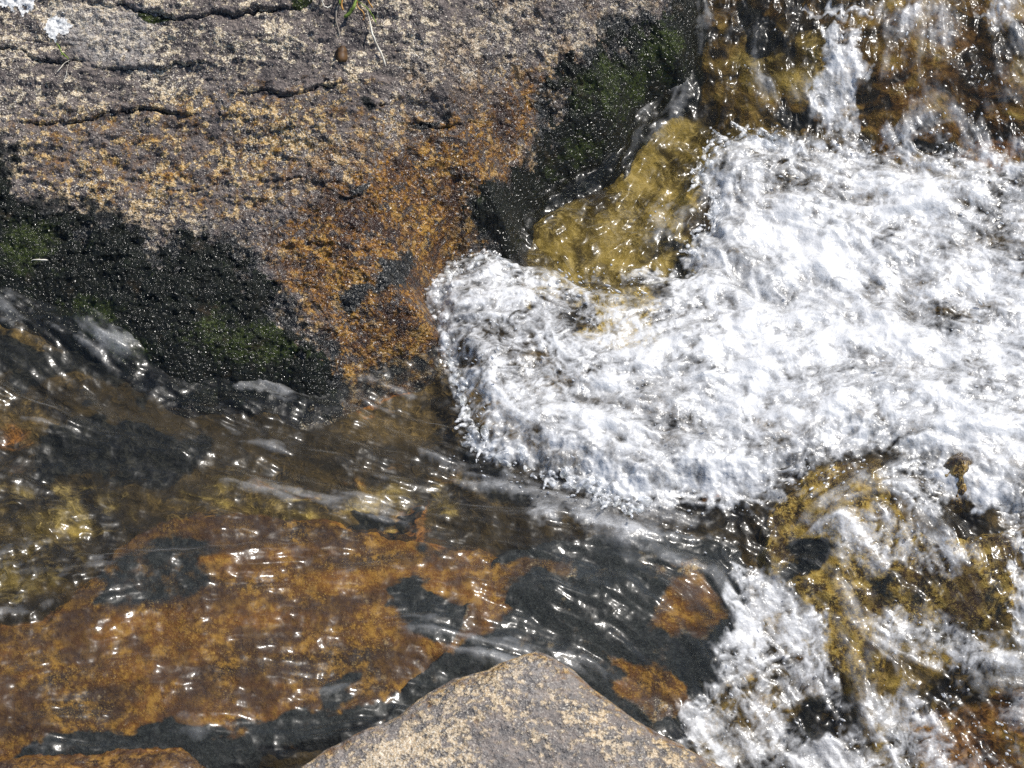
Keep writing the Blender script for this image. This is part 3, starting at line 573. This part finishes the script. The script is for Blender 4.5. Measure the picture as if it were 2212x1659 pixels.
def boulder():
    st_ = .00105
    x, y = np.meshgrid(np.arange(-.88, .36, st_).astype(F), np.arange(-.12, .78, st_).astype(F))
    zw, u, v = zlevel(x, y)
    d = samp(sdB, u + 6 * fbm(x * 24, y * 24, 3, 301), v + 6 * fbm(x * 24, y * 24, 3, 305)) * DIST / FQ
    ze = zw + np.where(d > 0, 1.35 * d + .9 * np.minimum(d, .02), 2.2 * d)
    zf = .052 + .50 * (y - .02) + .030 * fbm(x * 2.6, y * 2.6, 2, 311)
    zt = .47 - 1.2 * (y - .62)
    kk = .03
    z = -kk * np.log(np.exp(-ze / kk) + np.exp(-zf / kk) + np.exp(-zt / kk))
    u, v = proj(x, y, z)
    # layered relief: foliation runs across, rising to the right
    t = y - .10 * np.maximum(0, x + .1) + .02 * fbm(x * 4, y * 4, 3, 321)
    lay = fbm(x * 7, t * 24, 4, 331, .5)
    lay2 = fbm(x * 16, t * 75, 3, 341, .55, True)
    fine = fbm(x * 34, y * 48, 5, 351, .62)
    peb = fbm(x * 150, y * 160, 3, 361, .6)
    dmg = np.zeros_like(x)
    uw, vw = u + 7 * fbm(x * 40, y * 40, 4, 371, .65), v + 9 * fbm(x * 40, y * 40, 4, 375, .65)
    for i, c in enumerate(CRACKS):
        pts = smooth_poly(c, 3, closed=False); dist = polydist(pts, False)
        cy = np.interp(uw, [p[0] for p in pts], [p[1] for p in pts])
        dq = samp(dist, uw, vw); big = i < 4
        wd = (2.1 if big else 1.7) * (1 + .9 * perlin(x * 22, y * 9, 377 + i)); vv = np.clip(.60 + 1.7 * perlin(x * 17, y * 6, 397 + i), .0, 1.2)
        dmg -= vv * (.0095 if big else .006) * np.exp(-(dq / np.maximum(wd, .8)) ** 2)
        below = (vw > cy)
        dmg -= vv * (np.where(below, (.0030 if big else .0015) * np.exp(-(dq / 30) ** 2), 0) - np.where(~below, (.0028 if big else .0012) * np.exp(-(dq / 34) ** 2), 0))
    rough = .0050 * lay + .0012 * lay2 + .0052 * fine + .0017 * peb
    soft = sst(.0, .05, d)
    disp = rough * (.45 + .55 * soft) + dmg
    z2 = z + disp * .87; y2 = y - disp * .5
    # masks
    o1 = polydist(smooth_poly([(1230, 150), (1100, 180), (830, 310), (700, 390), (600, 470), (570, 520), (600, 620), (670, 720), (690, 830), (720, 870), (980, 790), (1000, 600), (1100, 520), (1110, 380), (1160, 300)]))
    un, vn = u + 34 * fbm(x * 10, y * 14, 4, 381), v + 34 * fbm(x * 10, y * 14, 4, 385)
    stain = sst(-110, 120, samp(o1, un, vn)) * .85
    warm = polydist(smooth_poly([(0, 260), (400, 200), (800, 180), (1000, 300), (700, 470), (500, 500), (100, 440), (20, 330)]))
    stain = np.maximum(stain, .36 * sst(-60, 60, samp(warm, un, vn)))
    w1 = polydist(smooth_poly([(1100, -80), (1000, 60), (850, 120), (800, 230), (640, 330), (560, 420), (430, 480), (300, 470), (0, 420), (-300, 300), (-300, 900), (800, 1000), (1200, 700), (1700, 200), (1600, -100)]))
    wet = sst(-45, 60, samp(w1, un, vn))
    alg = np.zeros_like(x)
    for e in (ell(850, 595, 60, 32, -40), ell(770, 640, 46, 30, -50), ell(690, 850, 70, 30, -10), ell(820, 800, 40, 16, -20), ell(800, 210, 26, 12, 0), ell(930, 260, 40, 14, 0), ell(760, 420, 40, 10, -10)):
        alg = np.maximum(alg, .75 * sst(-34, 22, samp(polydist(e), un + 20 * fine, vn + 20 * fine)))
    for poly in ([(-300, 250), (0, 330), (25, 400), (70, 440), (200, 445), (290, 500), (340, 545), (420, 505), (520, 545), (560, 590), (610, 640), (640, 700), (690, 760), (720, 800), (700, 900), (300, 900), (-300, 800)],
                 [(1700, -200), (1470, -200), (1440, 10), (1350, 20), (1265, 120), (1200, 170), (1170, 240), (1160, 320), (1120, 385), (1050, 410), (1000, 470), (1030, 520), (1080, 560), (1160, 560), (1300, 450), (1700, 250)]):
        alg = np.maximum(alg, .62 * sst(-100, 20, samp(polydist(smooth_poly(poly)), un, vn)))
    alg = np.maximum(alg, .5 * sst(.02, .0, d))
    pale = sst(-10, 30, samp(polydist(smooth_poly([(100, 20), (300, 10), (345, 110), (320, 145), (190, 135), (130, 100)])), un, vn)) * .6
    ins = d > -.05
    kf = ins[:-1, :-1] & ins[1:, 1:] & ins[1:, :-1] & ins[:-1, 1:]
    at = dict(stain=stain, algae=alg, wet=wet, pale=pale)
    b = add("boulder", grid_mesh("boulder", x, y2, z2, kf, at, skirt=-.3), M_granite, "large grey-brown layered boulder with orange-stained wet side, above the stream", "boulder")
    # lichen crusts (part of the boulder)
    ml = simple("white_lichen", (.42, .42, .42), (.86, .86, .84), 420, .9)
    for e in ([(100, 62), (118, 30), (140, 33), (152, 50), (142, 75), (122, 86)], [(-30, -30), (40, -25), (76, 4), (70, 20), (30, 22), (-10, 10)], [(108, 28), (112, 26), (115, 30), (110, 34)]):
        sdl = samp(polydist(smooth_poly(e)), u + 14 * fbm(x * 60, y * 60, 3, 395), v + 14 * fbm(x * 60, y * 60, 3, 397))
        m = (sdl + 16 * fbm(x * 110, y * 110, 4, 399, .7)) > 0
        km = m[:-1, :-1] & m[1:, 1:] & m[1:, :-1] & m[:-1, 1:]
        if km.sum() < 20: continue
        li = .0007 + .0004 * fbm(x * 150, y * 150, 3, 401)
        r, c = np.where(km); s = (slice(r.min(), r.max() + 2), slice(c.min(), c.max() + 2)); ks = km[r.min():r.max() + 1, c.min():c.max() + 1]
        add("lichen", grid_mesh("lichen", x[s], (y2 - .5 * li)[s], (z2 + .87 * li)[s], ks), ml, parent=b)
    # moss sheets
    MOSS = [([(-300, 250), (0, 330), (25, 400), (70, 440), (200, 445), (290, 500), (340, 545), (420, 505), (520, 545), (560, 590), (610, 640), (640, 700), (690, 760), (720, 800), (700, 900), (300, 900), (-300, 800)], [(235, 705, 110, 40, 30), (520, 740, 130, 50, 10), (60, 520, 60, 60, 0)],
             "dark wet moss speckled with green along the lower left edge of the big boulder"),
            ([(1700, -200), (1470, -200), (1440, 10), (1350, 20), (1265, 120), (1200, 170), (1170, 240), (1160, 320), (1120, 385), (1050, 410), (1000, 470), (1030, 520), (1080, 560), (1160, 560), (1300, 450), (1700, 250)], [(1330, 190, 80, 70, -20), (1250, 330, 60, 30, 0), (1420, 100, 60, 60, 0)],
             "black-green wet moss down the right side of the big boulder beside the clear pool"),
            ([(300, 22), (360, 32), (372, 44), (330, 50), (305, 38)], [(335, 40, 60, 30, 0)], "little brown-green moss cushion in the crack near the top left of the boulder"),
            ([(625, -30), (665, -30), (668, 8), (640, 26), (626, 10)], [(640, 0, 60, 40, 0)], "brown moss cushion at the top edge of the boulder near the grass")]
    for poly, greens, lab in MOSS:
        sdm = samp(polydist(smooth_poly(poly)), u + 40 * fbm(x * 13, y * 13, 4, 411, .6), v + 40 * fbm(x * 13, y * 13, 4, 415, .6)) + 46 * fbm(x * 48, y * 52, 4, 417, .7) if len(poly) > 8 else samp(polydist(smooth_poly(poly)), u + 10 * fbm(x * 40, y * 40, 3, 411), v + 10 * fbm(x * 40, y * 40, 3, 415))
        holes = 170 * np.maximum(0, fbm(x * 17, y * 20, 5, 421, .68) - .20) * sst(130, 10, sdm)
        sdm = sdm - holes
        m = (sdm > 0) & (d > -.03)
        km = m[:-1, :-1] & m[1:, 1:] & m[1:, :-1] & m[:-1, 1:]
        th = .0003 + .0024 * sst(0, 60, sdm) * (.8 + .4 * fbm(x * 60, y * 60, 2, 431)) + 0.0009 * fbm(x * 120, y * 150, 4, 441, .6) * sst(-5, 30, sdm)
        gr = np.zeros_like(x)
        for e in greens: gr = np.maximum(gr, sst(-40, 30, samp(polydist(ell(*e)), un, vn)))
        if len(poly) > 8: gr = gr * .55 + .16
        r, c = np.where(km); s = (slice(r.min(), r.max() + 2), slice(c.min(), c.max() + 2)); ks = km[r.min():r.max() + 1, c.min():c.max() + 1]
        add("moss", grid_mesh("moss", x[s], (y2 - .5 * th)[s], (z2 + .87 * th)[s], ks, dict(green=gr[s])), M_moss, lab, "moss", kind="stuff")
    return x, y2, z2, u, v
bx_, by_, bz_, bu_, bv_ = boulder()
bU, bV = proj(bx_, by_, bz_)
def on_boulder(u, v):
    k = np.argmin((bU - u) ** 2 + (bV - v) ** 2); j, i = np.unravel_index(k, bU.shape)
    return Vector((float(bx_[j, i]), float(by_[j, i]), float(bz_[j, i])))

# ------------------------------------------------------------------ water, white water
hide = (samp(sdB, U, V) > 110) | (samp(sdF, *proj(X, Y, np.full_like(X, .085))) > 120)
hf = ~(hide[:-1, :-1] & hide[1:, 1:])
under = np.zeros_like(ZS)
for sd_, amt in ((sdS, .0005), (sdD, .0005), (sdR, .02)):
    under += amt * sst(-15, 45, samp(sd_, U, V))
ZS2 = ZS - under
ff = .25 * (blur(foam, 6)[:-1, :-1] + blur(foam, 6)[1:, 1:] + blur(foam, 6)[1:, :-1] + blur(foam, 6)[:-1, 1:])
white = ff > .52
add("water", grid_mesh("water", X, Y, ZS2, hf & ~white, dict(foam=foam, lively=lively)), M_water, kind="structure")  # foam also carries the calm water's painted sheen
add("white_water", grid_mesh("white_water", X, Y, ZS2, hf & white, dict(foam=foam, lively=lively)), M_water, "churning white foam of the little cascade filling the right half", "white water", kind="stuff")

# ------------------------------------------------------------------ spray: drops and glassy lips thrown up along the breaking edge
def ico():
    import bmesh
    bm = bmesh.new(); bmesh.ops.create_icosphere(bm, subdivisions=2, radius=1.0)
    vs = np.array([v.co[:] for v in bm.verts]); fs = np.array([[v.index for v in f.verts] for f in bm.faces]); bm.free(); return vs, fs
IV, IF = ico()
def blobs(name, P, S3, D, mat, **kw):
    """Many small ellipsoids in one mesh: centres P, half sizes S3 (along D, across, up)."""
    n = len(P); D = D / (np.linalg.norm(D, axis=1, keepdims=True) + 1e-9)
    A = np.cross(D, [0, 0, 1.0]); A /= np.linalg.norm(A, axis=1, keepdims=True) + 1e-9; B = np.cross(D, A)
    v = P[:, None] + IV[None, :, :1] * (D * S3[:, :1])[:, None] + IV[None, :, 1:2] * (A * S3[:, 1:2])[:, None] + IV[None, :, 2:] * (B * S3[:, 2:])[:, None]
    f = (IF[None] + (np.arange(n) * len(IV))[:, None, None]).reshape(-1, 3)
    me = bpy.data.meshes.new(name); me.vertices.add(n * len(IV)); me.vertices.foreach_set("co", v.astype(F).ravel())
    me.loops.add(f.size); me.loops.foreach_set("vertex_index", f.astype(np.int32).ravel())
    me.polygons.add(len(f)); me.polygons.foreach_set("loop_start", (np.arange(len(f)) * 3).astype(np.int32)); me.polygons.foreach_set("use_smooth", np.ones(len(f), bool))
    me.update(calc_edges=True)
    return add(name, me, mat, **kw)
pr = sst(.22, .36, FO) * sst(.45, .15, foam) * (U > 850) * (U < 2300) * (V > -50) * (V < 1720) * ~hide
pr = pr.ravel() / pr.sum()
n_d = 900
ki = rng.choice(pr.size, n_d, p=pr)
sz = .0006 + .0011 * rng.random(n_d) ** 3
el = 1 + 2.2 * rng.random(n_d) ** 2
P = np.stack([X.ravel()[ki], Y.ravel()[ki], ZS2.ravel()[ki] + .0015 + .02 * rng.random(n_d) ** 3], 1)
D = np.stack([wx.ravel()[ki], wy.ravel()[ki], .3 * rng.standard_normal(n_d)], 1) + .25 * rng.standard_normal((n_d, 3))
blobs("spray", P, np.stack([sz * el, sz, sz], 1), D, M_glass, label="scattered clear drops of spray flying above the white foam", cat="spray", kind="stuff")

# glassy lips and fingers along the breaking edge
def splash():
    g = G("glassy_splash"); front = g.math('SUBTRACT', 1.0, g.n("NewGeometry").outputs["Backfacing"])
    fr = g.math('MULTIPLY', g.n("Fresnel", {"IOR": 1.45}).outputs[0], front)
    n = g.noise(g.pos(), 150, 3, .6)
    body = g.n("MixShader", {0: g.ramp(n, .40, .66, .04, .62), 1: g.n("BsdfTransparent", {"Color": (.96, .97, .98, 1)}).outputs[0], 2: g.n("BsdfPrincipled", {"Base Color": (.93, .94, .95, 1), "Roughness": .3}).outputs[0]}).outputs[0]
    gl = g.n("MixShader", {0: .5, 1: g.n("BsdfGlossy", {"Color": (1, 1, 1, 1), "Roughness": .14}).outputs[0], 2: g.n("BsdfGlossy", {"Color": (1, 1, 1, 1), "Roughness": .36}).outputs[0]}).outputs[0]
    mt = g.done(g.n("MixShader", {0: fr, 1: body, 2: gl}).outputs[0])
    edge = smooth_poly([(1104, 552), (1060, 540), (1004, 562), (952, 618), (920, 640), (936, 692), (962, 752), (988, 836), (1006, 900), (1026, 960), (1092, 993), (1180, 1032), (1285, 1056), (1330, 1092), (1400, 1088)], 9, closed=False)
    edge2 = smooth_poly([(1500, 560), (1508, 500), (1546, 455), (1548, 420), (1506, 390), (1518, 345), (1542, 305), (1600, 283), (1680, 290)], 9, closed=False)
    q = np.random.default_rng(23); P_, S_, D_ = [], [], []
    def put(u, v, r, el, du, dv, lift):
        h = 0.0
        for _ in range(4):
            x, y = unproj(u, v, h); j = int(np.clip((y - YS[0]) / DX, 0, NY - 1)); i = int(np.clip((x - XS[0]) / DX, 0, NX - 1)); h = float(ZS2[j, i]) + lift
        P_.append((x, y, h)); S_.append((r * el, r, r * .8)); D_.append((du, -dv / SP, .15 * q.standard_normal()))
    for E, dens in ((edge, 1.0), (edge2, .7)):
        for k in range(1, len(E) - 1):
            tx, ty = E[k + 1][0] - E[k - 1][0], E[k + 1][1] - E[k - 1][1]; l = math.hypot(tx, ty); tx, ty = tx / l, ty / l
            ox, oy = ty, -tx                                              # outward: to the left of the walk
            if E is edge: ox, oy = -ty, tx
            for _ in range(3):
                if q.random() > .62 * dens: continue
                off = q.normal(-6, 9); r = .0016 + .0042 * q.random() ** 2
                put(E[k][0] + ox * off + tx * q.normal(0, 5), E[k][1] + oy * off + ty * q.normal(0, 5), r, 1 + 1.4 * q.random(), tx + .5 * q.standard_normal(), ty + .5 * q.standard_normal(), .004 * q.random())
            if q.random() < .16 * dens:                                   # a finger thrown outwards
                n_ = q.integers(4, 9); a = q.normal(0, .6); fx, fy = ox * math.cos(a) - oy * math.sin(a), ox * math.sin(a) + oy * math.cos(a); r = .0026 + .0014 * q.random()
                for m_ in range(n_):
                    put(E[k][0] + fx * m_ * 4.2 + q.normal(0, 1), E[k][1] + fy * m_ * 4.2 + q.normal(0, 1), r * (1 - .62 * m_ / n_) * (1.5 if m_ == n_ - 1 and q.random() < .5 else 1), 1.3, fx, fy, .003 + .0015 * m_)
    o = blobs("splash", np.array(P_), np.array(S_), np.array(D_, float), mt, label="glassy lips and fingers of clear water along the left edge of the foam", cat="splash", kind="stuff")
    md = o.modifiers.new("remesh", 'REMESH'); md.mode = 'VOXEL'; md.voxel_size = .00085; md.use_smooth_shade = True
    sm = o.modifiers.new("smooth", 'SMOOTH'); sm.factor = .5; sm.iterations = 3
splash()

# ------------------------------------------------------------------ grass, stem, leaf
def blade(pts, wd, mat, name, parent, flat=.35):
    """A thin blade along world points: a tapered three-sided strip."""
    pts = [Vector(p) for p in pts]; n = len(pts); vs, fs = [], []
    for i, p in enumerate(pts):
        t = (pts[min(i + 1, n - 1)] - pts[max(i - 1, 0)]).normalized(); a = t.cross(Vector((0, -.64, .77))).normalized(); b = a.cross(t)
        w_ = wd * (.35 + .65 * math.sin(math.pi * min(1, .25 + .75 * (1 - i / (n - 1)))) ) if i < n - 1 else wd * .08
        vs += [p - a * w_, p + b * w_ * flat, p + a * w_, p - b * w_ * flat]
        if i: 
            o = 4 * (i - 1)
            for q in range(4): fs.append((o + q, o + (q + 1) % 4, o + 4 + (q + 1) % 4, o + 4 + q))
    me = bpy.data.meshes.new(name); me.from_pydata([tuple(v) for v in vs], [], fs)
    for p_ in me.polygons: p_.use_smooth = True
    return add(name, me, mat, parent=parent)
def curve(q, lift):
    """World points from photo points lying over the boulder, lifted off its face."""
    q = smooth_poly(q, 4, closed=False); out = []
    for i, (u, v) in enumerate(q):
        b_ = on_boulder(u, v); t = i / (len(q) - 1); hgt = lift[0] + (lift[1] - lift[0]) * t + lift[2] * math.sin(math.pi * t)
        vd = (Vector((0, CY, CZ)) - b_).normalized(); out.append(b_ + vd * hgt)
    return out
mg = simple("green_grass", (.10, .16, .02), (.22, .30, .05), 90); mo = simple("orange_grass", (.35, .15, .03), (.55, .30, .08), 90); ms = simple("straw", (.55, .50, .40), (.80, .76, .66), 60)
mgr = simple("grey_root", (.20, .17, .14), (.34, .30, .25), 60); mbr = simple("dead_leaf", (.05, .025, .01), (.13, .065, .02), 90)
def tuft(name, loc, label, cat):
    e = bpy.data.objects.new(name, None); COL.objects.link(e); e.location = loc; e["label"] = label; e["category"] = cat; e.empty_display_size = .01
    return e
def child(parent, q, lift, wd, mat, nm):
    o = blade(curve(q, lift), wd, mat, nm, None); o.parent = parent; o.matrix_parent_inverse = parent.matrix_basis.inverted(); return o
t1 = tuft("grass_tuft", on_boulder(755, -25), "tuft of green and orange grass blades hanging over the top of the boulder", "grass")
child(t1, [(775, -30), (768, 4), (757, 26), (742, 38)], (.004, .006, .010), .0022, mg, "blade"); child(t1, [(742, -20), (738, 6), (741, 24)], (.003, .004, .004), .0013, mo, "blade")
child(t1, [(768, -20), (772, 10), (780, 22), (787, 34), (784, 44)], (.003, .003, .004), .0008, mo, "blade"); child(t1, [(770, 2), (790, 14), (802, 30), (812, 50)], (.003, .003, .006), .0009, mg, "blade")
child(t1, [(735, -20), (733, 4), (737, 12)], (.003, .004, .004), .0012, mg, "blade"); child(t1, [(785, -20), (795, 2), (806, 18)], (.003, .004, .004), .0010, mo, "blade")
t2 = tuft("grass_sprout", on_boulder(149, 128), "tiny green grass sprout rooted in a crack on the left of the boulder", "grass")
child(t2, [(149, 128), (138, 118), (128, 104), (122, 92)], (.001, .006, .003), .0008, mg, "blade"); child(t2, [(149, 127), (140, 120), (131, 116)], (.001, .004, .002), .0009, mg, "blade")
child(t2, [(149, 129), (136, 140), (122, 156)], (.001, .005, .003), .0007, ms, "blade"); child(t2, [(150, 130), (146, 145), (143, 160), (138, 175)], (.001, .001, .001), .0004, ms, "root")
def single(name, q, lift, wd, mat, label, cat):
    o = blade(curve(q, lift), wd, mat, name, None); o["label"] = label; o["category"] = cat
single("grass_stalk", [(794, 22), (799, 50), (808, 82), (822, 112), (833, 143)], (.006, .004, .006), .00125, ms, "straight pale dry grass stem lying down the top of the boulder", "dry stem")
single("dead_root", [(722, -20), (735, 8), (727, 20), (726, 45), (735, 78)], (.002, .001, .002), .0011, mgr, "grey dead rootlet hanging on the boulder left of the grass tuft", "root")
single("dry_straw", [(694, -20), (697, 8), (708, 16), (716, 10)], (.002, .003, .002), .0007, ms, "curled pale straw at the top edge of the boulder", "straw")
single("fallen_leaf", [(740, 100), (738, 115), (736, 134)], (.002, .003, .002), .0075, mbr, "small brown dead leaf stuck on the boulder below the grass tuft", "leaf")
single("dry_needle", [(68, 563), (85, 560), (105, 563)], (.007, .007, .001), .0009, ms, "short straw-coloured needle lying on the dark moss at left", "needle")
